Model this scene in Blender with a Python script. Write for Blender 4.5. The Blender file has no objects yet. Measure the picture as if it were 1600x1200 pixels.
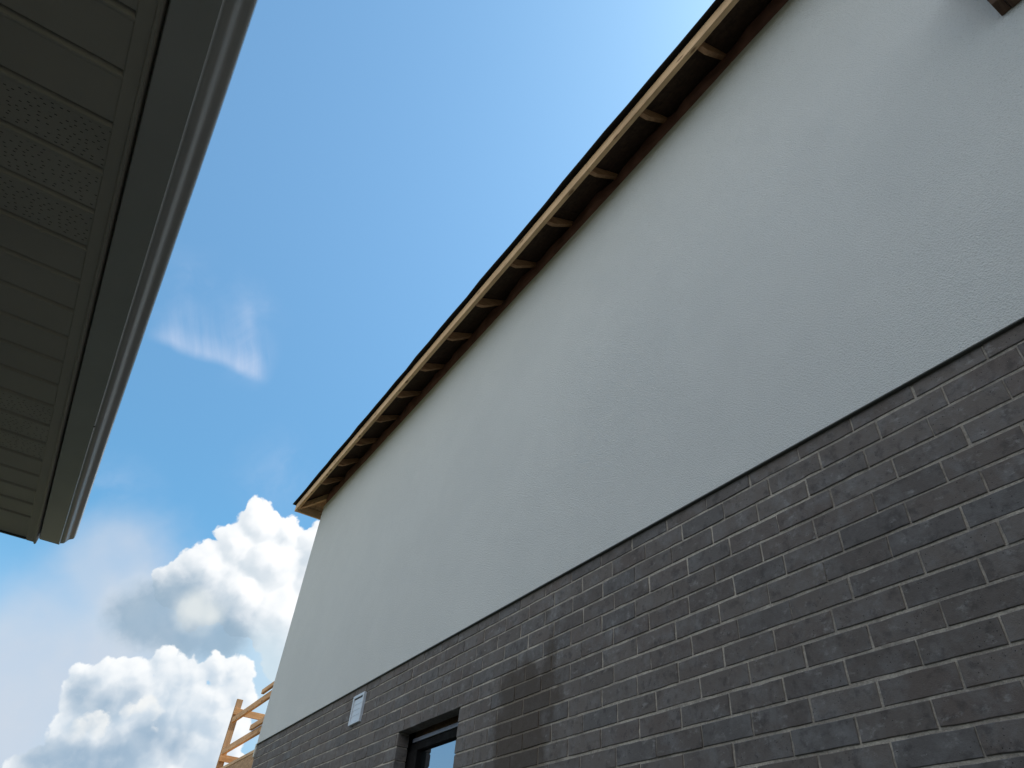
import bpy, math, random
from mathutils import Matrix, Vector
R_ = math.radians
random.seed(7)
S = bpy.context.scene
COL = S.collection
ZC = 1.6                                   # eye height above the ground

# ------------------------------------------------------------------ camera
cam = bpy.data.cameras.new('camera')
cam.sensor_width = 36.0
cam.lens = 1073.98 / 1600 * 36
cam.clip_start = 0.02
cam.clip_end = 3000
camo = bpy.data.objects.new('camera', cam)
COL.objects.link(camo)
rx = Vector((0.835665687, -0.544776226, 0.069869222))
uy = Vector((-0.398252920, -0.513415307, 0.760131130))
bz = Vector((-0.378229389, -0.663041164, -0.646002278))
M = Matrix((rx, uy, bz)).transposed().to_4x4()
M.translation = (0, 0, ZC)
camo.matrix_world = M
S.camera = camo
S.view_settings.view_transform = 'Standard'
S.view_settings.look = 'None'
S.view_settings.exposure = 0.70
S.view_settings.gamma = 1.0
S.render.resolution_x = 1024
S.render.resolution_y = 768
S.cycles.max_bounces = 8
S.cycles.diffuse_bounces = 5

# ------------------------------------------------------------------ sun and sky
SUN_EL = R_(54)
SUN_AZ = R_(105)                            # clockwise from +Y: over the tall house, slightly behind us
sd = Vector((math.sin(SUN_AZ) * math.cos(SUN_EL), math.cos(SUN_AZ) * math.cos(SUN_EL), math.sin(SUN_EL)))
sun = bpy.data.lights.new('sun', 'SUN')
sun.energy = 3.2
sun.angle = R_(0.5)
sun.color = (1.0, 0.95, 0.87)
suno = bpy.data.objects.new('sun', sun)
COL.objects.link(suno)
suno.location = (0, 0, 30)
suno.rotation_euler = sd.to_track_quat('Z', 'Y').to_euler()

# cloud lumps: (azimuth, elevation, radius) in degrees on the sky
TOWER = [
    (9.33, 25.34, 1.80),
    (11.57, 25.15, 1.73),
    (7.85, 23.62, 1.85),
    (6.50, 21.61, 2.03),
    (11.16, 22.89, 2.82),
    (14.40, 24.52, 2.43),
    (16.24, 21.91, 3.82),
    (4.84, 20.27, 1.23),
    (3.38, 20.00, 0.86),
    (9.54, 20.17, 2.72),
    (13.30, 19.50, 3.22),
    (6.23, 19.22, 1.75),
    (15.40, 17.55, 3.19),
    (4.54, 19.28, 1.30),
]
UNDER = [
    (3.92, 17.47, 2.44),
    (6.41, 17.01, 2.57),
    (8.96, 17.08, 2.18),
    (2.54, 17.01, 1.74),
    (5.14, 18.97, 1.95),
    (1.77, 17.26, 1.03),
]
KNOB = [
    (6.35, 18.56, 1.04),
    (7.61, 18.52, 0.79),
]
LOWER = [
    (1.51, 12.72, 1.00),
    (2.62, 13.44, 1.02),
    (3.95, 13.80, 0.96),
    (5.98, 14.46, 1.07),
    (7.76, 14.12, 1.42),
    (9.56, 14.79, 1.19),
    (10.87, 15.02, 1.21),
    (11.64, 13.44, 1.19),
    (1.34, 11.77, 0.91),
    (2.64, 10.67, 1.70),
    (4.74, 11.44, 2.35),
    (7.51, 11.93, 2.82),
    (10.12, 11.96, 2.26),
    (2.19, 9.08, 1.47),
    (6.71, 8.69, 3.05),
    (3.82, 7.16, 2.53),
    (11.06, 9.32, 2.39),
    (12.30, 11.47, 1.04),
    (1.23, 7.12, 1.40),
]
PUFF = [
    (2.21, 9.71, 0.63),
    (3.27, 10.32, 0.76),
    (4.77, 11.37, 0.51),
    (5.76, 12.03, 0.64),
    (6.47, 11.63, 0.40),
    (2.34, 11.78, 0.19),
    (6.87, 10.63, 0.35),
]
SHADE = [
    (1.79, 11.67, 1.03),
    (3.25, 11.56, 1.16),
    (4.62, 12.22, 0.79),
    (6.71, 10.21, 1.25),
    (5.17, 8.53, 1.69),
    (2.91, 7.92, 1.52),
    (8.50, 9.91, 0.95),
    (1.08, 7.44, 1.41),
]
VEIL = [
    (-2.60, 11.90, 4.56),
    (0.00, 12.08, 4.71),
    (1.18, 14.77, 3.97),
    (-1.73, 8.73, 4.90),
    (-0.05, 18.33, 2.66),
    (1.46, 19.41, 2.10),
    (-2.35, 18.57, 1.20),
    (4.56, 15.95, 2.91),
    (-3.36, 14.89, 2.26),
]
CIRRUS = [
    (-5.61, 36.33, 0.98),
    (-4.06, 36.19, 1.00),
    (-2.62, 36.24, 1.01),
    (-1.07, 36.15, 0.93),
    (0.48, 36.07, 0.94),
    (1.93, 36.21, 1.15),
    (3.33, 36.51, 1.16),
    (-2.64, 37.31, 1.39),
    (-4.87, 38.00, 1.13),
    (2.24, 38.04, 1.06),
]
FAINT = [
    (-1.97, 24.12, 1.92),
    (8.56, 28.55, 1.69),
    (1.41, 20.53, 2.56),
    (-3.60, 16.91, 2.31),
    (1.04, 40.87, 1.44),
    (-4.72, 39.69, 1.83),
    (3.67, 20.21, 1.73),
]
HAZE = [
    (13.57, 15.47, 2.42),
    (11.04, 16.59, 1.54),
    (14.18, 18.26, 2.28),
    (13.44, 12.88, 2.13),
    (7.54, 15.27, 1.27),
]
WISP = [
    (-5.85, 38.11, 1.26),
    (-4.69, 39.16, 1.28),
    (-2.66, 38.38, 1.30),
    (-0.37, 38.19, 1.18),
    (1.27, 39.87, 1.15),
    (0.52, 41.78, 0.86),
    (-4.77, 40.76, 0.91),
    (2.90, 37.99, 1.21),
]


W = bpy.data.worlds.new('World')
S.world = W
W.use_nodes = True
WT = W.node_tree
WT.nodes.clear()
W.cycles.sampling_method = 'MANUAL'
W.cycles.sample_map_resolution = 512


class G:
    """tiny wrapper: sockets with arithmetic"""
    T = None

    def __init__(s, k): s.k = k

    @staticmethod
    def node(t, **kw):
        n = G.T.nodes.new(t)
        for a, b in kw.items(): setattr(n, a, b)
        return n

    @staticmethod
    def put(sock, v):
        if isinstance(v, G): G.T.links.new(v.k, sock)
        else: sock.default_value = v

    @staticmethod
    def math(op, *a, clamp=False):
        n = G.node('ShaderNodeMath', operation=op, use_clamp=clamp)
        for i, v in enumerate(a): G.put(n.inputs[i], v)
        return G(n.outputs[0])

    @staticmethod
    def vec(op, *a, out=0):
        n = G.node('ShaderNodeVectorMath', operation=op)
        for i, v in enumerate(a):
            if op == 'SCALE' and i == 1: G.put(n.inputs['Scale'], v)
            else: G.put(n.inputs[i], v)
        return G(n.outputs[out])

    def __add__(s, o): return G.math('ADD', s, o)
    def __radd__(s, o): return G.math('ADD', s, o)
    def __sub__(s, o): return G.math('SUBTRACT', s, o)
    def __rsub__(s, o): return G.math('SUBTRACT', o, s)
    def __mul__(s, o): return G.math('MULTIPLY', s, o)
    def __rmul__(s, o): return G.math('MULTIPLY', s, o)
    def __truediv__(s, o): return G.math('DIVIDE', s, o)


def noise(v, scale, detail=4, rough=0.5, dist=0.0, color=False, lac=2.0):
    n = G.node('ShaderNodeTexNoise')
    G.put(n.inputs['Vector'], v)
    n.inputs['Scale'].default_value = scale
    n.inputs['Detail'].default_value = detail
    n.inputs['Roughness'].default_value = rough
    n.inputs['Lacunarity'].default_value = lac
    n.inputs['Distortion'].default_value = dist
    return G(n.outputs['Color' if color else 'Fac'])


def voro(v, scale, feature='SMOOTH_F1', smooth=0.3, rand=1.0, out='Distance'):
    n = G.node('ShaderNodeTexVoronoi', feature=feature)
    G.put(n.inputs['Vector'], v)
    n.inputs['Scale'].default_value = scale
    n.inputs['Randomness'].default_value = rand
    if feature == 'SMOOTH_F1': n.inputs['Smoothness'].default_value = smooth
    return G(n.outputs[out])


def remap(v, a, b, c=0.0, d=1.0, smooth=True):
    n = G.node('ShaderNodeMapRange', interpolation_type='SMOOTHSTEP' if smooth else 'LINEAR')
    for i, x in enumerate((v, a, b, c, d)): G.put(n.inputs[i], x)
    return G(n.outputs[0])


def mixc(f, a, b):
    n = G.node('ShaderNodeMix', data_type='RGBA')
    G.put(n.inputs[0], f)
    for s, v in ((n.inputs[6], a), (n.inputs[7], b)):
        if isinstance(v, G): G.put(s, v)
        else: s.default_value = (*v, 1)
    return G(n.outputs[2])


def mulc(a, b):
    n = G.node('ShaderNodeMix', data_type='RGBA', blend_type='MULTIPLY')
    n.inputs[0].default_value = 1
    for s, v in ((n.inputs[6], a), (n.inputs[7], b)):
        if isinstance(v, G): G.put(s, v)
        else: s.default_value = (*v, 1)
    return G(n.outputs[2])


def direction(az, el):
    a, e = R_(az), R_(el)
    return Vector((math.sin(a) * math.cos(e), math.cos(a) * math.cos(e), math.sin(e)))


def sdf(v, blobs, k=0.012):
    """signed angle to the outline of a union of lumps (negative inside)"""
    r = None
    for b in blobs:
        d = G.vec('DISTANCE', v, tuple(direction(b[0], b[1])), out=1) - R_(b[2])
        r = d if r is None else G.math('SMOOTH_MIN', r, d, k)
    return r


G.T = WT
tc = G(G.node('ShaderNodeTexCoord').outputs['Generated'])
D0 = G.vec('NORMALIZE', tc)
skyn = G.node('ShaderNodeTexSky', sky_type='NISHITA', sun_disc=False)
skyn.sun_elevation = SUN_EL
skyn.sun_rotation = SUN_AZ
skyn.altitude = 200
skyn.air_density = 1.0
skyn.dust_density = 0.9
skyn.ozone_density = 2.0
SKY = mulc(G(skyn.outputs[0]), (0.78, 1.03, 1.00))
_s = G.node('ShaderNodeSeparateXYZ')
G.put(_s.inputs[0], D0)
SKY = G.vec('SCALE', SKY, 0.250)
# less haze low down than the sky model gives
SKY = mulc(SKY, mixc(remap(G(_s.outputs[2]), 0.25, 0.88), (0.58, 0.76, 0.80), (1.06, 1.08, 1.06)))
SKY = mixc(remap(G(_s.outputs[2]), 0.40, 0.10, 0.0, 0.75), SKY, (0.42, 0.60, 0.80))
CX = 0.615                     # cloud brightness for this exposure

# light comes from the upper right of the clouds
cc = direction(8, 17)
Lv = (sd - cc * sd.dot(cc)).normalized()


def warp(v, s, amp, d=3):
    return G.vec('ADD', v, G.vec('SCALE', G.vec('SUBTRACT', noise(v, s, d, 0.5, color=True), (0.5, 0.5, 0.5)), amp))


def softlump(blobs, w, v, k=0.02):
    return remap(sdf(v, blobs, k), w, -w)


soft = (noise(D0, 9, 5, 0.55) - 0.5)
Dw = warp(D0, 14, 0.05)
Dws = warp(D0, 7, 0.12, 4)

# thin high cloud and haze everywhere low down, bright unseen western cloud added to lift and whiten the wall light
faint = softlump(FAINT, 0.05, Dws) * remap(noise(Dws, 12, 5, 0.6), 0.35, 0.8)
col = SKY
col = mixc(faint * 0.40, col, (0.50, 0.64, 0.86))
Dc = warp(warp(D0, 9, 0.020), 40, 0.004)


def feather(c, u, v, L, below, above, fr, shear):
    q = G.vec('SUBTRACT', Dc, c)
    uu = G.vec('DOT_PRODUCT', q, u, out=1)
    vv = G.vec('DOT_PRODUCT', q, v, out=1)
    cb = G.node('ShaderNodeCombineXYZ')
    G.put(cb.inputs[0], uu * fr + vv * shear)
    G.put(cb.inputs[1], vv * fr * 0.10)
    st = remap(noise(G(cb.outputs[0]), 1.0, 5, 0.6), 0.18, 0.80)
    fade = remap(vv, above, 0.0)
    core = remap(vv, above * 0.40, 0.0)
    win = remap(uu, -0.010, 0.030) * remap(uu, L + 0.022, L - 0.015)
    return remap(vv, -below, below * 0.6) * win * (core * 0.55 + fade * st * 0.75)


f1 = feather((-0.0798, 0.8047, 0.5883), (0.9996, 0.0228, -0.0144), (0.0248, -0.567, 0.8234), 0.140, 0.0095, 0.080, 50.0, 26.0)
f2 = feather((0.0640, 0.8150, 0.5760), (-0.446, -0.5575, 0.7002), (-0.8923, 0.3382, -0.299), 0.115, 0.012, 0.055, 40.0, 24.0)
col = mixc(G.math('MINIMUM', f1 * 0.50 + f2 * 0.26, 0.7), col, (0.60, 0.70, 0.90))
west_fill = G.vec('DOT_PRODUCT', D0, tuple(Vector((-0.93, -0.33, 0.15)).normalized()), out=1)
west_fill = remap(west_fill + soft * 0.35, 0.30, 0.62) * remap(noise(D0, 3.2, 5, 0.6), 0.40, 0.52)
col = mixc(west_fill, col, mixc(remap(noise(D0, 5, 4, 0.6), 0.35, 0.65), (1.15, 1.12, 1.08), (1.7, 1.66, 1.6)))
veil = softlump(VEIL, 0.055, Dws) * (0.92 + soft * 0.5)
col = mixc(veil, col, mixc(soft + 0.5, (0.54, 0.64, 0.79), (0.66, 0.72, 0.79)))
base = col

# cumulus banks, lit from the upper right
cc = direction(8, 17)
Lv = (sd - cc * sd.dot(cc)).normalized()
Dm = warp(warp(D0, 24, 0.022), 75, 0.0075)


def billow(v):
    a = voro(v, 24, 'F1')
    b = voro(v, 58, 'F1')
    return (0.55 - a) * 0.022 + (0.5 - b) * 0.010 + (0.5 - voro(v, 135, 'F1')) * 0.0035


B0 = billow(Dm)
DmL = G.vec('ADD', Dm, tuple(Lv * 0.010))
B1 = billow(DmL)


def facing(blobs, k, s0):
    'how far the side of a lump turns towards the sun, -1 to 1'
    return (sdf(DmL, blobs, k) - s0) * 100.0
relief = (B0 - B1) * 60.0
fine = (noise(D0, 95, 6, 0.65) - 0.5)
mids = (noise(Dm, 18, 3, 0.5) - 0.5)


def lump(blobs, soft_in, k=0.010, amp=0.8):
    return remap(sdf(Dm, blobs, k) - B0 * amp - fine * 0.008, soft_in, -soft_in * 0.8)


CW = (1.05, 1.06, 1.07)
CM = (0.66, 0.74, 0.81)
CD = (0.29, 0.42, 0.55)
# the tall tower
tm = lump(TOWER, 0.0022)
ts = sdf(Dm, TOWER, 0.02)
tfc = facing(TOWER, 0.006, sdf(Dm, TOWER, 0.006))
tcol = mixc(remap(relief * 0.42 + soft * 1.1 + mids * 0.4 + tfc * 0.45 - ts * 1.5, -0.75, 0.60), CM, CW)
under = remap(sdf(Dm, UNDER, 0.03) - mids * 0.020 - fine * 0.012 + soft * 0.02, 0.016, -0.022)
tmask = G.math('MAXIMUM', tm, under * 0.85)
lowfade = softlump([(14, 14, 3.2), (17, 13, 3.5), (11.5, 14.5, 2.0)], 0.05, Dws)
tcol = mixc(lowfade * 0.80, tcol, (0.58, 0.74, 0.84))
tcol = mixc(under * remap(soft + relief * 0.15, -0.4, 0.5, 1.0, 0.80), tcol, CD)
knob = softlump(KNOB, 0.013, warp(D0, 30, 0.025))
tcol = mixc(knob * 0.9, tcol, (0.78, 0.83, 0.84))
haze_low = softlump(HAZE, 0.05, Dws)
col = mixc(haze_low * 0.9, col, (0.62, 0.77, 0.88))
col = mixc(tmask, col, tcol)
# the lower bank
lm_ = lump(LOWER, 0.0022)
ls = sdf(Dm, LOWER, 0.012)
lfc = facing(LOWER, 0.012, sdf(Dm, LOWER, 0.012))
lcol = mixc(remap(relief * 0.55 + lfc * 0.25 + remap(ls, -0.035, 0.0) * 0.55 + soft * 0.6, -0.30, 1.0), (0.56, 0.67, 0.78), (1.0, 1.02, 1.03))
shade = remap(sdf(Dm, SHADE, 0.02) - fine * 0.012 + mids * 0.02, 0.014, -0.018)
lcol = mixc(shade * remap(relief * 0.4 + fine, -0.3, 0.9, 0.95, 0.5), lcol, (0.33, 0.46, 0.60))
col = mixc(lm_, col, lcol)
Dp = warp(D0, 40, 0.024, 4)
pm = remap(sdf(Dp, PUFF, 0.006) - fine * 0.010, 0.002, -0.003)
pm = pm * remap(sdf(G.vec('SUBTRACT', Dp, tuple(Lv * 0.012)), PUFF, 0.008), 0.012, -0.006)
pcol = mixc(remap(relief * 0.6 + mids, -0.5, 0.4), (0.62, 0.70, 0.77), (0.92, 0.94, 0.94))
col = mixc(pm, col, pcol)

# brightness of cloud colours above is what the picture shows; the exposure doubles it
def bgnode(c, k):
    b = G.node('ShaderNodeBackground')
    G.put(b.inputs['Color'], c)
    b.inputs['Strength'].default_value = k
    return b


bank = G.vec('DOT_PRODUCT', D0, tuple(direction(7, 16)), out=1)
mx = G.node('ShaderNodeMixShader')
G.put(mx.inputs[0], G.math('GREATER_THAN', bank, math.cos(R_(19))))
WT.links.new(bgnode(base, CX).outputs[0], mx.inputs[1])
WT.links.new(bgnode(col, CX).outputs[0], mx.inputs[2])
wo = G.node('ShaderNodeOutputWorld')
WT.links.new(mx.outputs[0], wo.inputs['Surface'])


# ------------------------------------------------------------------ materials
def newmat(name, spec=0.3, rough=0.8):
    m = bpy.data.materials.new(name)
    m.use_nodes = True
    G.T = m.node_tree
    p = m.node_tree.nodes['Principled BSDF']
    p.inputs['Roughness'].default_value = rough
    p.inputs['Specular IOR Level'].default_value = spec
    m['p'] = 1
    co = G(G.node('ShaderNodeTexCoord').outputs['Object'])
    return m, p, co


def bump(p, h, strength, dist):
    n = G.node('ShaderNodeBump')
    n.inputs['Strength'].default_value = strength
    n.inputs['Distance'].default_value = dist
    G.put(n.inputs['Height'], h)
    G.T.links.new(n.outputs[0], p.inputs['Normal'])


def mat_stucco():
    m, p, co = newmat('acrylic_stucco', 0.25, 0.88)
    big = noise(co, 0.7, 4, 0.55)
    mid = noise(co, 5, 4, 0.6)
    drip = noise(G.vec('MULTIPLY', co, (1, 5, 0.35)), 1.2, 4, 0.6)
    grain = noise(co, 130, 4, 0.65)
    c = mixc(remap(big * 0.7 + mid * 0.3, 0.36, 0.64), (0.543, 0.567, 0.572), (0.572, 0.595, 0.597))
    c = mixc(remap(grain, 0.32, 0.48, 0.30, 0.0), c, (0.30, 0.31, 0.30))
    G.put(p.inputs['Base Color'], c)
    g2 = voro(warp(co, 60, 0.01), 150, 'F1')
    g3 = noise(co, 420, 2, 0.5)
    bump(p, grain * 0.6 + g2 * 0.5 + g3 * 0.25 + mid * 0.3 + big * 2.0, 0.9, 0.0055)
    return m


def mat_brick():
    m, p, co = newmat('charcoal_brick', 0.3, 0.85)
    geo = G.node('ShaderNodeNewGeometry')
    rnd = G(geo.outputs['Random Per Island'])
    off = G.vec('ADD', co, G.vec('SCALE', (1.0, 1.0, 1.0), rnd * 37.0)) if False else co
    n = G.node('ShaderNodeVectorMath', operation='SCALE')
    n.inputs[0].default_value = (31.0, 17.0, 23.0)
    G.put(n.inputs['Scale'], rnd)
    off = G.vec('ADD', co, G(n.outputs[0]))
    c = mixc(remap(rnd, 0.0, 1.0, smooth=False), (0.100, 0.089, 0.085), (0.136, 0.122, 0.115))
    tint = G.math('FRACT', rnd * 7.31)
    c = mixc(remap(tint, 0.6, 1.0, 0, 0.5), c, (0.090, 0.094, 0.102))
    tint2 = G.math('FRACT', rnd * 13.77)
    c = mixc(remap(tint2, 0.6, 1.0, 0, 0.6), c, (0.118, 0.098, 0.090))
    blot = noise(off, 9, 5, 0.65)
    c = mixc(remap(blot, 0.42, 0.75, 0.0, 0.7), c, (0.165, 0.165, 0.172))
    c = mixc(remap(noise(off, 22, 4, 0.6), 0.28, 0.5, 0.55, 0.0), c, (0.040, 0.037, 0.038))
    smear = noise(G.vec('MULTIPLY', off, (1, 1, 1.6)), 16, 6, 0.72)
    c = mixc(remap(smear, 0.55, 0.78, 0.0, 0.8), c, (0.27, 0.27, 0.275))
    # brown damp patch that spreads over several courses
    dn = noise(co, 3.6, 5, 0.65) - 0.5
    sx = G.node('ShaderNodeSeparateXYZ')
    G.put(sx.inputs[0], co)
    Y, Z = G(sx.outputs[1]), G(sx.outputs[2])
    dy = G.math('ABSOLUTE', Y - (3.47 - 9.0)) / 0.33
    dz = G.math('ABSOLUTE', Z - (ZC + 0.90)) / 0.50
    damp = remap(G.math('MAXIMUM', dy, dz) + dn * 2.6, 1.15, 0.65)
    c = mixc(damp * 0.75, c, (0.055, 0.042, 0.032))
    eff = remap(noise(G.vec('MULTIPLY', co, (1, 1.3, 0.8)), 2.6, 6, 0.7), 0.56, 0.70) * remap(noise(off, 30, 5, 0.75), 0.42, 0.62)
    c = mixc(eff * 0.55, c, (0.24, 0.25, 0.265))
    pits = voro(co, 70, 'F1')
    pm_ = remap(pits, 0.10, 0.16, 1.0, 0.0) * remap(noise(off, 14, 2), 0.45, 0.6)
    c = mixc(pm_ * 0.85, c, (0.012, 0.012, 0.013))
    spk = remap(noise(co, 160, 2, 0.6), 0.70, 0.80)
    c = mixc(spk * 0.45, c, (0.35, 0.35, 0.36))
    G.put(p.inputs['Base Color'], c)
    bump(p, noise(off, 40, 5, 0.7) * 0.8 + noise(co, 260, 3, 0.6) * 0.35 - pm_ * 0.8 + blot * 0.8, 0.8, 0.004)
    return m


def mat_mortar():
    m, p, co = newmat('brick_mortar', 0.2, 0.95)
    c = mixc(remap(noise(co, 1.8, 4, 0.65), 0.35, 0.65), (0.34, 0.315, 0.283), (0.50, 0.468, 0.42))
    c = mixc(remap(noise(co, 7, 4, 0.7), 0.38, 0.60, 0.5, 0.0), c, (0.15, 0.138, 0.130))
    c = mixc(remap(noise(co, 120, 3, 0.6), 0.4, 0.6, 0.3, 0.0), c, (0.10, 0.095, 0.09))
    sx = G.node('ShaderNodeSeparateXYZ')
    G.put(sx.inputs[0], co)
    dy = G.math('ABSOLUTE', G(sx.outputs[1]) - (3.47 - 9.0)) / 0.33
    dz = G.math('ABSOLUTE', G(sx.outputs[2]) - (ZC + 0.90)) / 0.50
    damp = remap(G.math('MAXIMUM', dy, dz) + (noise(co, 3.6, 5, 0.65) - 0.5) * 2.6, 1.15, 0.65)
    c = mixc(damp * 0.65, c, (0.11, 0.088, 0.066))
    G.put(p.inputs['Base Color'], c)
    bump(p, noise(co, 180, 4, 0.7) + noise(co, 30, 3) * 1.5, 0.8, 0.004)
    return m


def mat_wood(name, c1, c2, axis, dark=(0.16, 0.08, 0.035), rough=0.75):
    m, p, co = newmat(name, 0.3, rough)
    geo = G.node('ShaderNodeNewGeometry')
    rnd = G(geo.outputs['Random Per Island'])
    n = G.node('ShaderNodeVectorMath', operation='SCALE')
    n.inputs[0].default_value = (3.1, 5.7, 2.3)
    G.put(n.inputs['Scale'], rnd)
    off = G.vec('ADD', co, G(n.outputs[0]))
    sc = [38.0, 38.0, 38.0]
    sc[axis] = 1.6
    v = G.vec('MULTIPLY', off, tuple(sc))
    g = noise(v, 1.0, 5, 0.6, 0.6)
    c = mixc(remap(g, 0.30, 0.70), c1, c2)
    ks = [14.0, 14.0, 14.0]
    ks[axis] = 4.2
    kn = voro(G.vec('MULTIPLY', off, tuple(ks)), 1.0, 'F1')
    c = mixc(remap(kn, 0.10, 0.20, 0.85, 0.0), c, dark)
    c = mixc(remap(noise(off, 3.0, 4, 0.6), 0.42, 0.75, 0.0, 0.45), c, tuple(x * 0.5 for x in c1))
    G.put(p.inputs['Base Color'], c)
    bump(p, g, 0.35, 0.002)
    return m


def mat_osb(name='strand_board', c1=(0.26, 0.145, 0.07), c2=(0.50, 0.32, 0.17)):
    m, p, co = newmat(name, 0.3, 0.75)
    v1 = voro(G.vec('MULTIPLY', co, (22, 60, 40)), 1.0, 'F1', out='Color')
    v2 = voro(G.vec('MULTIPLY', co, (60, 20, 45)), 1.0, 'F1', out='Color')
    sp = G.node('ShaderNodeSeparateColor')
    G.put(sp.inputs[0], v1)
    s2 = G.node('ShaderNodeSeparateColor')
    G.put(s2.inputs[0], v2)
    a = (G(sp.outputs[0]) + G(s2.outputs[1])) * 0.5
    c = mixc(a, c1, c2)
    G.put(p.inputs['Base Color'], c)
    bump(p, a, 0.4, 0.002)
    return m


def mat_paint(name, c, rough=0.4, spec=0.4, var=0.12, scale=3.0, b=0.1):
    m, p, co = newmat(name, spec, rough)
    n = noise(co, scale, 5, 0.6)
    G.put(p.inputs['Base Color'], mixc(remap(n, 0.3, 0.7), tuple(x * (1 - var) for x in c), tuple(x * (1 + var) for x in c)))
    G.put(p.inputs['Roughness'], remap(noise(co, scale * 4, 4, 0.6), 0.3, 0.7, rough * 0.85, rough * 1.2))
    bump(p, noise(co, scale * 2.5, 3, 0.5), b, 0.004)
    return m


def mat_vented(c):
    m, p, co = newmat('vented_soffit_panel', 0.35, 0.5)
    s = G.node('ShaderNodeSeparateXYZ')
    G.put(s.inputs[0], co)
    X, Y = G(s.outputs[0]), G(s.outputs[1])
    # staggered rows of small punched slots, 20 mm by 9 mm pitch, slots 8 x 2.5 mm
    u, v = X / 0.0185, Y / 0.0115
    row = G.math('FLOOR', v)
    wr = G.node('ShaderNodeTexWhiteNoise', noise_dimensions='1D')
    G.put(wr.inputs['W'], row)
    us = u + G(wr.outputs['Value'])
    wob = G.node('ShaderNodeTexWhiteNoise', noise_dimensions='2D')
    cb = G.node('ShaderNodeCombineXYZ')
    G.put(cb.inputs[0], G.math('FLOOR', us))
    G.put(cb.inputs[1], row)
    G.T.links.new(cb.outputs[0], wob.inputs['Vector'])
    keep = remap(G(wob.outputs['Value']), 0.12, 0.14)
    ws = G.node('ShaderNodeSeparateColor')
    G.T.links.new(wob.outputs['Color'], ws.inputs[0])
    fu = G.math('ABSOLUTE', G.math('FRACT', us) - 0.5 + (G(ws.outputs[0]) - 0.5) * 0.5)
    fv = G.math('ABSOLUTE', G.math('FRACT', v) - 0.5 + (G(ws.outputs[1]) - 0.5) * 0.5)
    fp_ = G.math('FRACT', (Y + (3.2 - 0.839)) / 0.129625)
    inpan = remap(fp_, 0.17, 0.19) * remap(fp_, 0.92, 0.94, 1, 0)
    hole = remap(fu, 0.12, 0.17, 1, 0) * remap(fv, 0.07, 0.12, 1, 0) * keep * inpan
    base = mixc(remap(noise(co, 3, 4), 0.3, 0.7), tuple(x * 0.92 for x in c), tuple(x * 1.06 for x in c))
    G.put(p.inputs['Base Color'], mixc(hole, base, (0.006, 0.006, 0.006)))
    bump(p, 1.0 - hole, 0.6, 0.002)
    return m


def mat_shingle():
    m, p, co = newmat('asphalt_shingle', 0.2, 0.95)
    g = noise(co, 300, 2, 0.6)
    c = mixc(remap(g, 0.35, 0.65), (0.012, 0.012, 0.013), (0.045, 0.044, 0.044))
    G.put(p.inputs['Base Color'], mixc(remap(noise(co, 4, 3), 0.3, 0.7, 0, 0.3), c, (0.03, 0.028, 0.027)))
    bump(p, g, 0.6, 0.003)
    return m


def mat_ground():
    m, p, co = newmat('soil_and_grass', 0.2, 0.95)
    g = noise(co, 0.35, 5, 0.6)
    c = mixc(remap(noise(co, 6, 5, 0.7), 0.3, 0.7), (0.075, 0.105, 0.035), (0.11, 0.14, 0.050))
    c = mixc(remap(g, 0.44, 0.56), c, (0.20, 0.155, 0.105))
    c = mixc(remap(noise(co, 60, 4, 0.7), 0.35, 0.6, 0.5, 0.0), c, (0.05, 0.05, 0.02))
    G.put(p.inputs['Base Color'], c)
    bump(p, noise(co, 25, 6, 0.7), 0.8, 0.05)
    return m


def mat_gravel():
    m, p, co = newmat('dark_gravel', 0.2, 0.95)
    v = voro(co, 38, 'F1', out='Color')
    s = G.node('ShaderNodeSeparateColor')
    G.put(s.inputs[0], v)
    d = voro(co, 38, 'F1')
    c = mixc(G(s.outputs[0]), (0.17, 0.15, 0.125), (0.33, 0.30, 0.26))
    G.put(p.inputs['Base Color'], c)
    bump(p, 1.0 - d, 0.9, 0.02)
    return m


def mat_glass():
    m, p, co = newmat('window_glass', 0.5, 0.02)
    p.inputs['Base Color'].default_value = (0.010, 0.014, 0.016, 1)
    gl = G.node('ShaderNodeBsdfGlossy')
    gl.inputs['Color'].default_value = (0.80, 0.88, 1.0, 1)
    gl.inputs['Roughness'].default_value = 0.015
    b = G.node('ShaderNodeBump')
    b.inputs['Strength'].default_value = 0.05
    b.inputs['Distance'].default_value = 0.01
    G.put(b.inputs['Height'], noise(co, 2.0, 2))
    G.T.links.new(b.outputs[0], gl.inputs['Normal'])
    mx = G.node('ShaderNodeMixShader')
    mx.inputs[0].default_value = 0.45
    G.T.links.new(p.outputs[0], mx.inputs[1])
    G.T.links.new(gl.outputs[0], mx.inputs[2])
    out = [n for n in m.node_tree.nodes if n.type == 'OUTPUT_MATERIAL'][0]
    G.T.links.new(mx.outputs[0], out.inputs[0])
    return m


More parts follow.
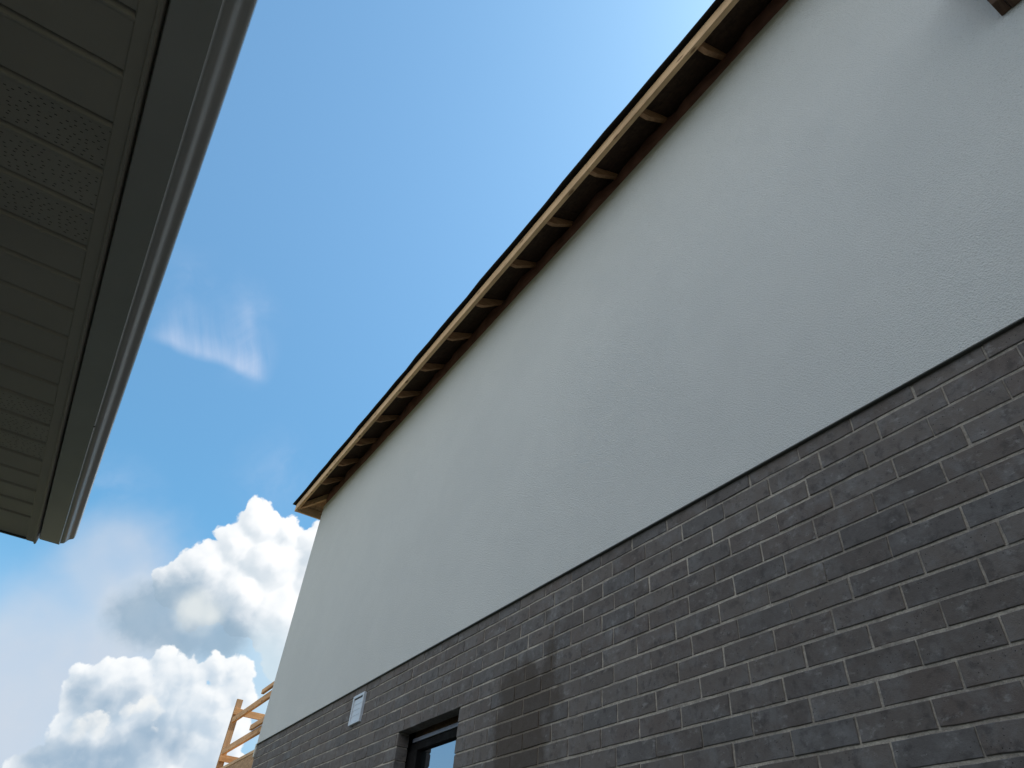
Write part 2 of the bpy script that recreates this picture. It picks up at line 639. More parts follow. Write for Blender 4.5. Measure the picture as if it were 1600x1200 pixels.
M_ = {}
M_['stucco'] = mat_stucco()
M_['brick'] = mat_brick()
M_['mortar'] = mat_mortar()
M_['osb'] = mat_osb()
M_['darkosb'] = mat_osb('shade_darkened_board', (0.032, 0.018, 0.011), (0.070, 0.042, 0.026))  # strand board again, with the shade under the eaves put into its colour
SPF1, SPF2 = (0.54, 0.35, 0.19), (0.68, 0.47, 0.28)
M_['woodx'] = mat_wood('pine_board_across', SPF1, SPF2, 0)
M_['woody'] = mat_wood('pine_board_along', SPF1, SPF2, 1)
M_['woodz'] = mat_wood('pine_post', SPF1, SPF2, 2)
RW1, RW2 = (0.50, 0.27, 0.12), (0.70, 0.42, 0.21)
M_['railx'] = mat_wood('new_rail_across', RW1, RW2, 0)
M_['raily'] = mat_wood('new_rail_along', RW1, RW2, 1)
M_['railz'] = mat_wood('new_rail_post', (0.36, 0.21, 0.11), (0.52, 0.33, 0.18), 2)
M_['brown'] = mat_paint('brown_building_paper', (0.17, 0.088, 0.070), 0.8, 0.2, 0.25, 6, 0.4)
M_['tailwood'] = mat_wood('rafter_wood', (0.27, 0.145, 0.075), (0.42, 0.245, 0.135), 0)
M_['tailwoody'] = mat_wood('rafter_wood_along', (0.27, 0.145, 0.075), (0.42, 0.245, 0.135), 1)
M_['oldwood'] = mat_wood('dark_framing_wood', (0.075, 0.042, 0.028), (0.13, 0.080, 0.050), 0)
SOF = (0.37, 0.335, 0.285)
M_['soffit'] = mat_paint('taupe_soffit', SOF, 0.5, 0.3, 0.06, 2.0, 0.08)
M_['vented'] = mat_vented(SOF)
M_['gutter'] = mat_paint('gutter_enamel', (0.38, 0.36, 0.335), 0.21, 0.8, 0.05, 1.6, 0.05)
M_['dark'] = mat_paint('dark_flashing', (0.055, 0.060, 0.056), 0.45, 0.4, 0.15, 6, 0.1)
M_['black'] = mat_paint('black_window_frame', (0.008, 0.008, 0.009), 0.75, 0.1, 0.1, 5, 0.05)
M_['bluegrey'] = mat_paint('blue_grey_flashing', (0.16, 0.18, 0.24), 0.35, 0.5, 0.1, 8, 0.1)
M_['white'] = mat_paint('white_vent_plastic', (0.50, 0.55, 0.62), 0.4, 0.4, 0.05, 12, 0.05)
M_['foam'] = mat_paint('pale_foam_edge', (0.55, 0.53, 0.47), 0.8, 0.2, 0.1, 20, 0.2)
M_['shingle'] = mat_shingle()
M_['glass'] = mat_glass()
M_['ground'] = mat_ground()
M_['gravel'] = mat_gravel()
M_['siding'] = mat_paint('beige_siding', (0.45, 0.42, 0.36), 0.7, 0.3, 0.08, 3, 0.1)


# ------------------------------------------------------------------ mesh helpers (world metres)
class MB:
    def __init__(s): s.v, s.f = [], []

    def add(s, vs, fs):
        o = len(s.v)
        s.v += [tuple(v) for v in vs]
        s.f += [tuple(i + o for i in f) for f in fs]

    def box(s, x0, x1, y0, y1, z0, z1):
        s.add([(x, y, z) for z in (z0, z1) for x, y in ((x0, y0), (x1, y0), (x1, y1), (x0, y1))],
              [(3, 2, 1, 0), (4, 5, 6, 7), (0, 1, 5, 4), (1, 2, 6, 5), (2, 3, 7, 6), (3, 0, 4, 7)])
        return s

    def prism(s, prof, axis, a, b):
        """profile of (u, w) swept along an axis: axis 1 -> (x, z) profile, axis 0 -> (y, z) profile, axis 2 -> (x, y)"""
        n = len(prof)
        def P(u, w, t): return (u, t, w) if axis == 1 else ((t, u, w) if axis == 0 else (u, w, t))
        s.add([P(u, w, a) for u, w in prof] + [P(u, w, b) for u, w in prof],
              [tuple(range(n)), tuple(range(2 * n - 1, n - 1, -1))] +
              [((i + 1) % n, i, n + i, n + (i + 1) % n) for i in range(n)])
        return s

    def sheet(s, prof, axis, a, b):
        n = len(prof)
        def P(u, w, t): return (u, t, w) if axis == 1 else ((t, u, w) if axis == 0 else (u, w, t))
        s.add([P(u, w, a) for u, w in prof] + [P(u, w, b) for u, w in prof],
              [(i, i + 1, n + i + 1, n + i) for i in range(n - 1)])
        return s

    def build(s, name, mat, parent=None, bevel=0.0, smooth=False, fix=True):
        me = bpy.data.meshes.new(name)
        org = Vector((0, 0, 0))
        q = parent
        while q is not None:
            org += q.location
            q = q.parent
        me.from_pydata([tuple(Vector(v) - org) for v in s.v], [], s.f)
        me.materials.append(M_[mat])
        if fix:
            import bmesh
            bm = bmesh.new()
            bm.from_mesh(me)
            bmesh.ops.recalc_face_normals(bm, faces=bm.faces)
            bm.to_mesh(me)
            bm.free()
        if smooth:
            for p in me.polygons: p.use_smooth = True
        o = bpy.data.objects.new(name, me)
        COL.objects.link(o)
        o.parent = parent
        if bevel:
            md = o.modifiers.new('bevel', 'BEVEL')
            md.width = bevel
            md.segments = 2
            md.limit_method = 'ANGLE'
        return o


def tag(o, label=None, cat=None, group=None, kind=None):
    if label: o['label'] = label
    if cat: o['category'] = cat
    if group: o['group'] = group
    if kind: o['kind'] = kind
    return o


def empty(name, loc=(0, 0, 0), parent=None):
    o = bpy.data.objects.new(name, None)
    o.empty_display_size = 0.3
    COL.objects.link(o)
    o.location = loc
    o.parent = parent
    return o


# ------------------------------------------------------------------ ground
g = MB()
g.add([(-400, -400, 0), (400, -400, 0), (400, 400, 0), (-400, 400, 0)], [(0, 1, 2, 3)])
tag(g.build('ground', 'ground', fix=False), kind='structure')
g = MB()
g.add([(-0.9, -3.5, 0.004), (2.3, -3.5, 0.004), (2.3, 6.5, 0.004), (-0.8, 6.5, 0.004)], [(0, 1, 2, 3)])
tag(g.build('gravel_path', 'gravel', fix=False), kind='structure')

# ------------------------------------------------------------------ the tall house: charcoal brick below, stucco above
XW = 2.25           # brick face
XS = 2.236          # stucco face
YN = 9.19           # far corner
YB = -2.6           # near end
ZS = ZC + 1.795     # lower edge of the stucco
ZT = ZC + 4.985       # top of the stucco
house = tag(empty('brick_house', (2.3, 9.0, 0)),
            'tall house with charcoal brick below pale stucco and open wooden eaves, filling the right side', 'house')
wall = MB()
wall.box(2.42, 10.0, YB, 4.20, 0, ZT - 0.25).box(2.42, 10.0, 5.20, YN - 0.1, 0, ZT - 0.25)
wall.box(2.75, 10.0, 4.20, 5.20, 0, ZT - 0.25)
wall.box(2.42, 2.75, 4.20, 5.20, ZC + 1.36, ZT - 0.25).box(2.42, 2.75, 4.20, 5.20, 0, ZC - 0.45)
wall.build('inner_wall', 'black', house)

# window opening
WY0, WY1, WZ1, WZ0 = 4.243, 5.150, ZC + 1.268, ZC - 0.19 - 0.0

PY, PZ = 0.26675, 0.0911     # brick pitch along the wall and course height
TOP = ZC + 0.8028 * 2.25     # top of the first course
phase = {0: 0.2843, 1: 0.3597, 2: 0.2793, 3: 0.3560, 4: 0.4029 - .1186, 5: 0.3607, 6: 0.285, 7: 0.4838 - .1186, 8: 0.4076 - .1186,
         9: 0.4744 - .1186, 10: 0.4083 - .1186, 11: 0.4821 - .1186, 12: 0.5298 - .2372, 13: 0.4864 - .1186}
bricks = MB()
rows = int(TOP / PZ)
rb = random.Random(5)


def brick(mb, y0, y1, z0, z1, x0, depth=0.09):
    """one brick as a box with a slightly wavy, chipped and rounded front face"""
    jx = rb.uniform(-0.0014, 0.0014)
    tilt = rb.uniform(-0.0010, 0.0010)
    nn = max(2, int((y1 - y0) / 0.045))
    c = 0.0022
    ring, front, back = [], [], []
    pts = []
    for i in range(nn + 1): pts.append((y0 + (y1 - y0) * i / nn, z0, 0, -1 if 0 < i < nn else -1))
    for i in range(1, 3): pts.append((y1, z0 + (z1 - z0) * i / 3, 1, 0))
    for i in range(nn + 1): pts.append((y1 - (y1 - y0) * i / nn, z1, 0, 1))
    for i in range(1, 3): pts.append((y0, z1 - (z1 - z0) * i / 3, -1, 0))
    m = len(pts)
    cy, cz = (y0 + y1) / 2, (z0 + z1) / 2
    for (y, z, ny, nz) in pts:
        j = rb.uniform(-0.0011, 0.0011)
        if rb.random() < 0.035: j -= rb.uniform(0.001, 0.004)
        sy = 1 if y > cy else -1
        sz = 1 if z > cz else -1
        corner = (abs(y - y0) < 1e-6 or abs(y - y1) < 1e-6) and (abs(z - z0) < 1e-6 or abs(z - z1) < 1e-6)
        yy = y + (ny * j if not corner else sy * j * 0.7)
        zz = z + (nz * j if not corner else sz * j * 0.7)
        x = x0 + jx + tilt * (z - cz) / 0.04
        isY = abs(ny) > 0 or corner
        isZ = abs(nz) > 0 or corner
        front.append((x, yy - (sy * c if isY else 0), zz - (sz * c if isZ else 0)))
        ring.append((x + c, yy, zz))
        back.append((x0 + depth, yy, zz))
    mid = [(x0 + jx, cy, cz)]
    vs = front + ring + back
    fs = [tuple(range(m))]
    for i in range(m):
        k = (i + 1) % m
        fs.append((i, m + i, m + k, k))
        fs.append((m + i, 2 * m + i, 2 * m + k, m + k))
    mb.add(vs, fs)


HJ = 0.0043
for r in range(rows + 1):
    z1 = TOP - r * PZ - 0.0005
    z0 = z1 - PZ + 0.0112
    if z0 < 0: z0 = 0.001
    if z1 <= z0: continue
    ph = phase.get(r, (0.2843 if r % 2 == 0 else 0.3600)) * 2.25
    k0 = int(math.floor((YB - ph) / PY))
    y = ph + k0 * PY
    joints = []
    while y < YN + 0.3:
        joints.append(y + rb.uniform(-0.004, 0.004))
        y += PY
    for a, b in zip(joints[:-1], joints[1:]):
        hj = HJ * 0.5 if rb.random() < 0.22 else HJ
        a2, b2 = a + hj + rb.uniform(-0.0015, 0.002), b - HJ + rb.uniform(-0.002, 0.0025)
        a2, b2 = max(a2, YB), min(b2, YN)
        if b2 - a2 < 0.03: continue
        dz = rb.uniform(-0.0012, 0.0012)
        segs = [(a2, b2)]
        if z1 - 0.02 < WZ1 and z0 > WZ0 - 0.02:
            segs = []
            if a2 < WY0: segs.append((a2, min(b2, WY0)))
            if b2 > WY1: segs.append((max(a2, WY1), b2))
            segs = [q for q in segs if q[1] - q[0] > 0.012]
        for q0, q1 in segs:
            brick(bricks, q0, q1, z0 + dz, z1 + dz, XW)
# cladding on the far return
bw = bricks.build('brick_wall', 'brick', house)
mo = MB()
XM = XW + 0.0040
mt = TOP + 0.0
def mquad(y0, y1, z0, z1):
    ny, nz = max(1, int((y1 - y0) / 0.06)), max(1, int((z1 - z0) / 0.03))
    mr = random.Random(3)
    vs = [(XM + mr.uniform(-0.0006, 0.0012), y0 + (y1 - y0) * i / ny, z0 + (z1 - z0) * j / nz) for j in range(nz + 1) for i in range(ny + 1)]
    mo.add(vs, [(j * (ny + 1) + i, j * (ny + 1) + i + 1, (j + 1) * (ny + 1) + i + 1, (j + 1) * (ny + 1) + i) for j in range(nz) for i in range(ny)])
mquad(YB, WY0 - 0.006, 0, mt)
mquad(WY1 + 0.006, YN - 0.003, 0, mt)
mquad(WY0 - 0.006, WY1 + 0.006, WZ1 + 0.014, mt)
mquad(WY0 - 0.006, WY1 + 0.006, 0, WZ0)
mo.box(XM + 0.003, XW + 0.088, WY1 + 0.008, WY1 + 0.2, WZ0, WZ1).box(XM + 0.003, XW + 0.088, WY0 - 0.2, WY0 - 0.008, WZ0, WZ1)
mo.box(XM + 0.003, XW + 0.16, YN - 0.01, YN - 0.004, 0, mt)
mo.build('mortar', 'mortar', bw, fix=False)
rt = MB()
rt.box(2.345, 10.0, YN - 0.085, YN - 0.002, 0, TOP)
rt.build('front_wall', 'brick', house)

# stucco wall: a thick insulated panel standing 28 mm proud of the brick, lightly undulating
st = MB()
ny, nz = 90, 30
YSN = 9.165
for side in (0,):
    vs = []
    rs = random.Random(11)
    for j in range(nz + 1):
        for i in range(ny + 1):
            yy = YB + (YSN - YB) * i / ny
            zz = ZS + (ZT - ZS) * j / nz
            und = 0.0022 * math.sin(yy * 1.9 + zz * 1.3) + 0.0015 * math.sin(yy * 4.3 - zz * 2.9 + 1) + rs.uniform(-0.0004, 0.0004)
            vs.append((XS + und * (0 if j in (0,) else 1), yy, zz))
    st.add(vs, [(j * (ny + 1) + i, (j + 1) * (ny + 1) + i, (j + 1) * (ny + 1) + i + 1, j * (ny + 1) + i + 1) for j in range(nz) for i in range(ny)])
st.add([(XS, YB, ZS), (XS, YSN, ZS), (2.42, YSN, ZS), (2.42, YB, ZS)], [(0, 1, 2, 3)])
st.add([(XS, YSN, ZS), (XS, YSN, ZT), (10.0, YSN, ZT), (10.0, YSN, ZS)], [(0, 1, 2, 3)])
st.add([(XS, YB, ZT), (XS, YSN, ZT), (2.30, YSN, ZT), (2.30, YB, ZT)], [(0, 1, 2, 3)])
sto = st.build('stucco_wall', 'stucco', house, smooth=True, fix=False)
bpy.context.view_layer.update()
md = sto.modifiers.new('edge', 'EDGE_SPLIT')
md.split_angle = R_(40)
tr = MB()
tr.prism([(XS - 0.003, ZS - 0.001), (XS - 0.002, ZS - 0.005), (XS + 0.001, ZS - 0.007), (XW + 0.02, ZS - 0.007), (XW + 0.02, ZS - 0.001)], 1, YB, YSN + 0.002)
tr.build('drip_trim', 'dark', house)
MB().box(2.236, 2.30, YSN + 0.004, YSN + 0.05, ZC + 1.66, ZC + 1.80).build('corner_flashing', 'foam', house, bevel=0.002)
tp = MB()
rp = random.Random(8)
n = 110
vs, fs = [], []
for i in range(n + 1):
    yy = YB + (YSN - 0.05 - YB) * i / n
    for k, (x, z) in enumerate(((2.256, ZT - 0.02), (2.243, ZT + 0.05), (2.232, ZT + 0.12), (2.240, ZT + 0.19))):
        sag = 0.018 * math.sin(yy / 0.61 * math.pi) ** 2 * (k > 0)
        vs.append((x - sag + rp.uniform(-0.010, 0.012), yy, z + rp.uniform(-0.004, 0.004) + (0.02 * math.sin(yy * 7.1) if k == 3 else 0)))
for i in range(n):
    for k in range(3):
        a = i * 4 + k
        fs.append((a, a + 1, a + 5, a + 4))
tp.add(vs, fs)
tp.build('building_paper', 'brown', house, smooth=True, fix=False)
# torn scraps of paper and mesh hanging at the top of the stucco
for y in (4.02, 4.35, 4.62, 2.0, 6.9, 5.6, 1.15, 8.0):
    sc = MB()
    for q in range(1):
        a = y + rp.uniform(-0.12, 0.12)
        w, h = rp.uniform(0.03, 0.09), rp.uniform(0.012, 0.035)
        sc.add([(XS - 0.003, a, ZT + 0.004), (XS - 0.002, a + w, ZT + 0.002), (XS - 0.014 * rp.random() - 0.004, a + w * 0.8, ZT - h), (XS - 0.005, a + w * 0.3, ZT - h * 0.6)], [(0, 1, 2, 3)])
    sc.build('torn_mesh', 'foam', house, fix=False)

# window
win = empty('window', (0, 0, 0), house)
win.location = Vector((0, 0, 0))
fr = MB()
fx0, fx1 = 2.352, 2.42
fr.box(fx0 + 0.012, fx1, WY0 - 0.02, WY1 + 0.02, ZC + 1.152, ZC + 1.204)
fr.box(fx0, fx1, WY0 - 0.02, WY0 + 0.055, WZ0, ZC + 1.152).box(fx0, fx1, WY1 - 0.14, WY1 + 0.02, WZ0, ZC + 1.152)
fr.box(fx0, fx1, WY0 + 0.055, WY1 - 0.14, WZ0, WZ0 + 0.06)
fr.build('frame', 'black', win, bevel=0.003)
MB().box(2.392, 2.40, WY0 + 0.056, WY1 - 0.141, WZ0 + 0.061, ZC + 1.151).build('pane', 'glass', win)
MB().box(2.356, 2.375, WY0 + 0.006, WY1 - 0.035, ZC + 1.209, ZC + 1.236).build('head_flashing', 'bluegrey', win, bevel=0.002)
MB().box(2.40, 2.44, WY0 - 0.03, WY1 + 0.03, ZC + 1.206, ZC + 1.40).build('head_board', 'oldwood', win)
MB().box(XW + 0.002, XW + 0.0895, WY0 - 0.08, WY1 + 0.08, WZ1 + 0.004, WZ1 + 0.0105).build('lintel', 'dark', win)
MB().box(XW - 0.02, 2.351, WY0 + 0.002, WY1 - 0.002, WZ0 - 0.05, WZ0 - 0.002).build('sill', 'dark', win, bevel=0.003)

# louvred wall vent
vent = empty('wall_vent', (0, 0, 0), house)
vy0, vy1, vz0, vz1 = 5.965, 6.205, ZC + 1.483, ZC + 1.722
vf = MB()
b = 0.024
vf.box(XW - 0.022, XW + 0.004, vy0, vy0 + b, vz0, vz1).box(XW - 0.022, XW + 0.004, vy1 - b, vy1, vz0, vz1)
vf.box(XW - 0.0222, XW + 0.004, vy0 + b, vy1 - b, vz0, vz0 + b).box(XW - 0.0222, XW + 0.004, vy0 + b, vy1 - b, vz1 - b, vz1)
vf.build('frame', 'white', vent, bevel=0.003)
MB().box(XW - 0.001, XW + 0.002, vy0 + b, vy1 - b, vz0 + b, vz1 - b).build('backing', 'black', vent)
nl = 4
for i in range(nl):
    h = (vz1 - vz0 - 2 * b - 0.012) / nl
    z0 = vz0 + b + i * h
    MB().prism([(XW - 0.014, z0 + 0.001), (XW - 0.016, z0 + 0.001), (XW - 0.0142, z0 + h + 0.0002), (XW - 0.0122, z0 + h + 0.0002)], 1,
               vy0 + b + 0.002, vy1 - b - 0.002).build('louver', 'white', vent)

# ------------------------------------------------------------------ roof of the tall house
roof = empty('roof', (0, 0, 0), house)
SL = 0.5
XE, YE = 1.868, 9.545
xo, yo = 1.912, 9.50            # outer face of the fascia
zf0, zf1 = ZC + 4.93, ZC + 5.042
XR = 6.15
ZR = ZC + 5.05 + (XR - XE) * SL
# shingles: thick slabs with an uneven lower edge
def slab(mb, th, x0, y0, z0, jit, nseg=46):
    rj = random.Random(21)
    e1, e2, pts = [], [], []
    yr = YE - (XR - XE)
    ys = [YB - 0.4 + (y0 - YB + 0.4) * i / nseg for i in range(nseg + 1)]
    for i, y in enumerate(ys):
        j = rj.uniform(-jit, jit) if 0 < i < nseg else 0
        e1.append((x0 + j, y, z0 + j * SL + rj.uniform(-jit, jit) * 0.6))
    ridge = [(XR, min(y, yr), ZR + (z0 - ZC - 5.05)) for y in ys]
    top = [(a[0], a[1], a[2] + th) for a in e1]
    rt_ = [(a[0], a[1], a[2] + th) for a in ridge]
    m = len(ys)
    mb.add(e1 + ridge + top + rt_, [(i, i + 1, m + i + 1, m + i) for i in range(m - 1)] +
           [(2 * m + i, 3 * m + i, 3 * m + i + 1, 2 * m + i + 1) for i in range(m - 1)] +
           [(i, 2 * m + i, 2 * m + i + 1, i + 1) for i in range(m - 1)])
    # front hip and far slope
    c0 = (x0, y0, z0)
    cr = (2 * XR - x0, y0, z0)
    rg = (XR, yr, ZR + (z0 - ZC - 5.05))
    nr = (2 * XR - x0, YB - 0.4, z0)
    rb_ = (XR, YB - 0.4, rg[2])
    up = lambda p: (p[0], p[1], p[2] + th)
    mb.add([c0, cr, rg, up(c0), up(cr), up(rg)], [(0, 1, 2), (3, 5, 4), (0, 3, 4, 1)])
    mb.add([cr, nr, rb_, rg, up(cr), up(nr), up(rb_), up(rg)], [(0, 1, 2, 3), (4, 7, 6, 5), (0, 4, 5, 1)])
sh = MB()
slab(sh, 0.016, XE, YE, ZC + 5.052, 0.006)
sh.build('shingles', 'shingle', roof, fix=False)
# roof boards seen from below, eave shade darkened into their colour
sg = MB()
def under(x, zoff=0.0): return ZC + 5.032 + zoff + (x - 1.90) * SL
yr = YE - (XR - XE)
dlt = YE - XE
for a, b_ in ((YB, 0.2), (0.203, 2.60), (2.603, 5.0)):
    pass
ys = [YB, -1.9, 0.54, 2.98, 5.42, 7.86]
for i, y in enumerate(ys):
    y1 = ys[i + 1] - 0.004 if i < len(ys) - 1 else None
    for (xa, xb) in ((1.936, 3.116), (3.120, 6.15)):
        if y1 is not None:
            lim_a, lim_b = dlt + xa * 0 + YE - xa + 0, 0
        def clip(x, yv): return min(yv, YE - (x - XE))
        yy1 = y1 if y1 is not None else 99
        pts = [(xa, y), (xb, y), (xb, clip(xb, yy1)), (xa, clip(xa, yy1))]
        if pts[2][1] <= y: continue
        # a diagonal cut where the hip crosses
        poly = [(px, py, under(px)) for px, py in pts]
        sg.add(poly + [(p[0], p[1], p[2] + 0.011) for p in poly], [(0, 1, 2, 3), (7, 6, 5, 4), (0, 3, 7, 4), (1, 0, 4, 5), (2, 1, 5, 6), (3, 2, 6, 7)])
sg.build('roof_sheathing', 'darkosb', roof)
sg = MB()
# front hip plane
zy = lambda y: ZC + 5.032 + (9.51 - y) * SL
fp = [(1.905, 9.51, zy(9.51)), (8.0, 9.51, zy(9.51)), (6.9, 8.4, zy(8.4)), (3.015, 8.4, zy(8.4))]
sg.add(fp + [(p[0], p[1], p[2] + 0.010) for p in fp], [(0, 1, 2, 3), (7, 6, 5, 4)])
sg.build('roof_sheathing', 'osb', roof)  # lighter board colour here carries the light on the hip corner
# fascia boards
fb = MB()
cuts = [YB, -1.2, 2.46, 6.12, yo]
for a, b_ in zip(cuts[:-1], cuts[1:]):
    MB().box(xo, xo + 0.038, a, b_ - (0.002 if b_ != yo else 0), zf0 + random.uniform(-.001, .001), zf1).build('fascia_board', 'woody', roof, bevel=0.003)
MB().box(xo + 0.0385, 10.2, yo - 0.038, yo, zf0 + 0.001, zf1 - 0.001).build('fascia_board', 'woodx', roof, bevel=0.003)
# rafter tails
y = 1.24 - 0.61 * 6
while y < 8.75:
    rr = random.uniform(-0.012, 0.012)
    xs, xe = xo + 0.0385, 2.75
    dd = random.uniform(0.092, 0.118)
    MB().prism([(xs, under(xs) - 0.003), (xe, under(xe) - 0.003), (xe, under(xe) - 0.05), (2.235, under(2.235) - 0.052), (2.12, under(2.12) - dd * 0.80), (xs + 0.09, under(xs + 0.09) - dd), (xs + 0.03, under(xs) - dd + 0.03), (xs, under(xs) - 0.060)],
               1, y + rr, y + rr + 0.038).build('rafter_tail', 'tailwood', roof, bevel=0.002)
    # blocking against the wall line
    MB().box(2.335, 2.373, y + 0.045, y + 0.565, ZT - 0.10, under(2.335) - 0.02).build('blocking', 'brown', roof)
    y += 0.61
for x in (2.62, 3.23, 3.84, 4.45, 5.06):
    zz = lambda yv: zy(yv)
    MB().prism([(yo - 0.0385, zz(yo - 0.0385) - 0.003), (8.75, zz(8.75) - 0.003), (8.75, zz(8.75) - 0.092), (yo - 0.0385, zz(yo - 0.0385) - 0.085)],
               0, x, x + 0.038).build('rafter_tail', 'tailwoody', roof, bevel=0.002)
# hip rafter on the diagonal
hp = MB()
a = Vector((xo + 0.04, yo - 0.04, 0))
d = Vector((1, -1, 0)).normalized()
s_ = Vector((1, 1, 0)).normalized() * 0.019
vs = []
for t in (0.0, 1.2):
    q = a + d * t
    zt = under(q.x) - 0.004 - 0.012
    for sgn in (-1, 1):
        for z in (zt, zt - 0.088):
            vs.append((q.x + s_.x * sgn, q.y + s_.y * sgn, z))
hp.add(vs, [(0, 1, 3, 2), (4, 6, 7, 5), (0, 4, 5, 1), (2, 3, 7, 6), (0, 2, 6, 4), (1, 5, 7, 3)])
hp.build('hip_rafter', 'woodx', roof, bevel=0.002)

# low side roof joining the wall near the camera
lr = empty('lower_roof', (0, 0, 0), house)
y1 = 0.0
MB().prism([(XS - 0.001, ZC + 3.235), (2.160, ZC + 3.245), (2.155, ZC + 3.285), (2.10, ZC + 3.31), (2.06, ZC + 3.36), (2.06, ZC + 3.58), (XS - 0.001, ZC + 3.66)], 1, -0.04, 0.0).build('end_board', 'oldwood', lr, bevel=0.003)
MB().box(2.176, XS - 0.001, -2.6, -0.042, ZC + 3.232, ZC + 3.32).build('ledger', 'oldwood', lr, bevel=0.003)
for k in range(5):
    yy = -0.14 - 0.4 * k
    MB().prism([(2.175, ZC + 3.34), (2.07, ZC + 3.34), (2.07, ZC + 3.44), (2.175, ZC + 3.48)], 1, yy - 0.038, yy).build('rafter_tail', 'oldwood', lr, bevel=0.002)
MB().box(2.03, 2.065, -2.6, -0.042, ZC + 3.33, ZC + 3.46).build('fascia_board', 'oldwood', lr, bevel=0.003)
MB().box(1.72, XS - 0.001, -2.6, -0.30, ZC + 3.56, ZC + 3.58).build('shade_overhang', 'darkosb', lr)  # unseen slab added beyond the fascia to darken the stucco nearby
MB().prism([(2.01, ZC + 3.59), (XS - 0.001, ZC + 3.69), (XS - 0.001, ZC + 3.72), (2.01, ZC + 3.62)], 1, -2.7, 0.03).build('shingles', 'shingle', lr)

# ------------------------------------------------------------------ sheathed porch wall and its guard rail beyond the corner
porch = tag(empty('porch', (2.3, 10.5, 0)), 'tan strand-board porch wall beyond the brick corner, below the timber guard rail', 'porch')
MB().box(2.262, 2.30, YN + 0.004, 11.80, 0, ZC + 1.72).build('side_sheathing', 'osb', porch)
MB().box(2.255, 2.36, YN + 0.004, 11.83, ZC + 1.722, ZC + 1.76).build('top_plate', 'woody', porch, bevel=0.003)
MB().box(2.302, 8.0, 11.76, 11.80, 0, ZC + 1.72).build('end_sheathing', 'osb', porch)
MB().box(2.362, 8.0, YN + 0.01, 11.83, ZC + 1.69, ZC + 1.735).build('deck', 'osb', porch)

rail = tag(empty('guard_rail', (2.36, 11.5, ZC + 1.76)), 'orange timber guard rail of rough boards, beyond the corner of the stucco house', 'guard rail')
def beam(name, mat, *a): return MB().box(*a).build(name, mat, rail, bevel=0.003)
beam('post', 'railz', 2.352, 2.441, 11.56, 11.598, ZC + 1.762, ZC + 2.80)
beam('post', 'railz', 5.0, 5.089, 11.56, 11.598, ZC + 1.762, ZC + 2.80)
beam('post', 'railz', 2.395, 2.433, 9.30, 9.389, ZC + 1.762, ZC + 2.80)
beam('rail', 'railx', 2.350, 5.2, 11.52, 11.558, ZC + 2.575, ZC + 2.664)
beam('rail', 'railx', 2.350, 5.2, 11.52, 11.558, ZC + 1.955, ZC + 2.040)
beam('rail', 'raily', 2.352, 2.390, 9.25, 11.50, ZC + 2.450, ZC + 2.530)
beam('rail', 'raily', 2.352, 2.390, 9.25, 11.50, ZC + 2.030, ZC + 2.112)
beam('rail', 'raily', 2.313, 2.350, 9.22, 10.02, ZC + 2.545, ZC + 2.600)
beam('rail', 'raily', 2.313, 2.350, 9.22, 10.09, ZC + 2.110, ZC + 2.175)

# ------------------------------------------------------------------ the low neighbouring house with gutter and soffit
ZL = ZC + 1.25
nb = tag(empty('bungalow', (-0.9, 3.2, 0)), 'low bungalow at the left with dark taupe soffit and metal gutter overhead', 'house')
YL = 3.395
MB().box(-9.0, -0.90, -3.4, 3.14, 0, ZL + 0.05).build('wall', 'siding', nb)
pitch = 0.1037 * 1.25
g0 = 0.6712 * 1.25
sof = empty('soffit', (0, 0, 0), nb)
k_first = -int((g0 + 3.4) / pitch)
k_first -= (k_first - 2) % 3 and 0
rows_k = list(range(k_first, 19))
def is_vent(k): return ((k - 2) % 9) in (0, 1, 2)
xa, xb = -0.95, -0.352
k = ((k_first - 2) // 3) * 3 + 2
while k < 19:
    mb = MB()
    y0 = g0 + k * pitch
    for q in range(3):
        if k + q >= 19: break
        ya = y0 + q * pitch
        # flat pan, then a V groove ending in a lip that faces the camera
        prof = [(ya, ZL + 0.014), (ya + 0.0070, ZL + 0.001), (ya + 0.0095, ZL - 0.0030), (ya + 0.0135, ZL - 0.0034), (ya + 0.020, ZL + 0.0004), (ya + pitch - 0.0035, ZL), (ya + pitch - 0.003, ZL + 0.014), (ya + pitch, ZL + 0.014)]
        mb.sheet(prof, 0, xa, xb)
    mb.build('soffit_panel', 'vented' if is_vent(k) else 'soffit', sof, fix=False)
    k += 3
# far end closure: trim at the gable end
MB().box(xa, -0.361, g0 + 19 * pitch + 0.001, YL + 0.012, ZL + 0.002, ZL + 0.012).build('end_trim', 'soffit', sof)
MB().box(xa, -0.361, YL + 0.013, YL + 0.024, ZL - 0.004, ZL + 0.14).build('gable_fascia', 'dark', nb)
ch = MB()
ch.prism([(-0.361, ZL - 0.001), (-0.358, ZL - 0.004), (-0.331, ZL - 0.004), (-0.3275, ZL - 0.010), (-0.3215, ZL - 0.011), (-0.3195, ZL - 0.006), (-0.3195, ZL + 0.15), (-0.330, ZL + 0.15), (-0.330, ZL + 0.006), (-0.361, ZL + 0.006)],
         1, -3.7, YL + 0.026)
ch.build('fascia', 'soffit', nb)
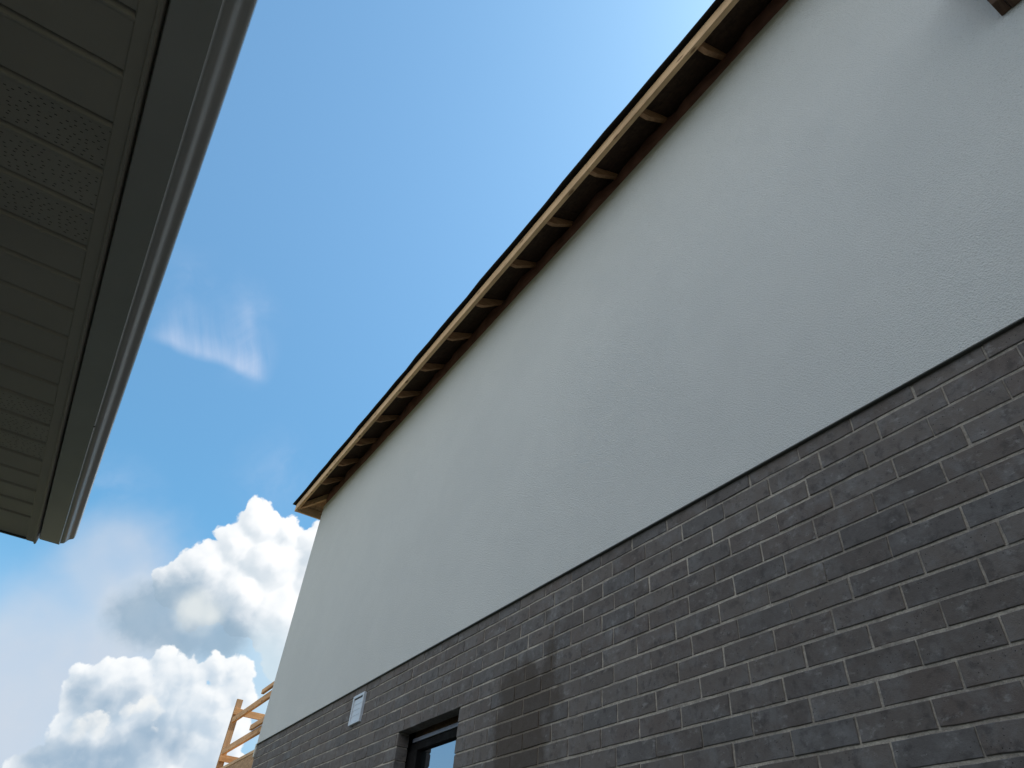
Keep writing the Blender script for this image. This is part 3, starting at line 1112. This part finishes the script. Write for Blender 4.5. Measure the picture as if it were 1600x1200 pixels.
# K-style gutter: open trough with an ogee face
gt = MB()
og = [(-0.314, 0.118), (-0.314, 0.004), (-0.311, 0.0), (-0.240, 0.0), (-0.2362, -0.0005), (-0.2345, 0.003)]
import math as _m
face = [(-0.2342, 0.0045), (-0.2332, 0.0068), (-0.2290, 0.0085), (-0.2225, 0.0105), (-0.2190, 0.0150), (-0.2155, 0.0220), (-0.2115, 0.0300), (-0.2065, 0.0350), (-0.2000, 0.0385), (-0.1955, 0.0425), (-0.1938, 0.0490), (-0.1945, 0.0620), (-0.1975, 0.0850), (-0.2010, 0.1060), (-0.2040, 0.1090), (-0.2110, 0.1085)]
prof = [(x, ZL + z) for x, z in og + face]
inner = [(x + (-0.0012 if i > 5 else 0.0), z + 0.0014) for i, (x, z) in enumerate(prof)][::-1]
gy = YL - 0.020
nseg = 24
def gsweep(mb, pr, y0, y1, n):
    m = len(pr)
    rg = random.Random(4)
    vs = []
    for j in range(n + 1):
        y = y0 + (y1 - y0) * j / n
        dx = 0.0012 * math.sin(y * 1.7) + rg.uniform(-0.0003, 0.0003)
        for (x, z) in pr: vs.append((x + dx * (1 if x > -0.30 else 0), y, z))
    mb.add(vs, [(j * m + i, j * m + i + 1, (j + 1) * m + i + 1, (j + 1) * m + i) for j in range(n) for i in range(m - 1)])
gsweep(gt, prof, -3.75, gy, 40)
gu = gt.build('gutter', 'gutter', nb, smooth=True, fix=False)
md = gu.modifiers.new('t', 'SOLIDIFY')
md.thickness = 0.0014
md.offset = -1
md = gu.modifiers.new('edge', 'EDGE_SPLIT')
md.split_angle = R_(48)
cap = MB()
cp = prof + [(-0.2145, ZL + 0.110)]
cap.prism([(x, z) for x, z in cp], 1, gy + 0.0005, gy + 0.0065)
cap.build('end_cap', 'dark', gu)
# drop outlet screw heads along the lip
for yy in (2.30, 0.4, -1.6):
    sc_ = MB()
    sc_.box(-0.2385, -0.2335, yy, yy + 0.006, ZL - 0.003, ZL + 0.004)
    sc_.build('rivet', 'dark', gu, bevel=0.001)
nr = MB()
nr.prism([(-0.325, ZL + 0.125), (-0.29, ZL + 0.140), (-4.9, ZL + 2.30), (-9.4, ZL + 0.13), (-9.3, ZL + 0.10)], 1, -3.8, YL + 0.02)
nr.build('roof', 'shingle', nb)
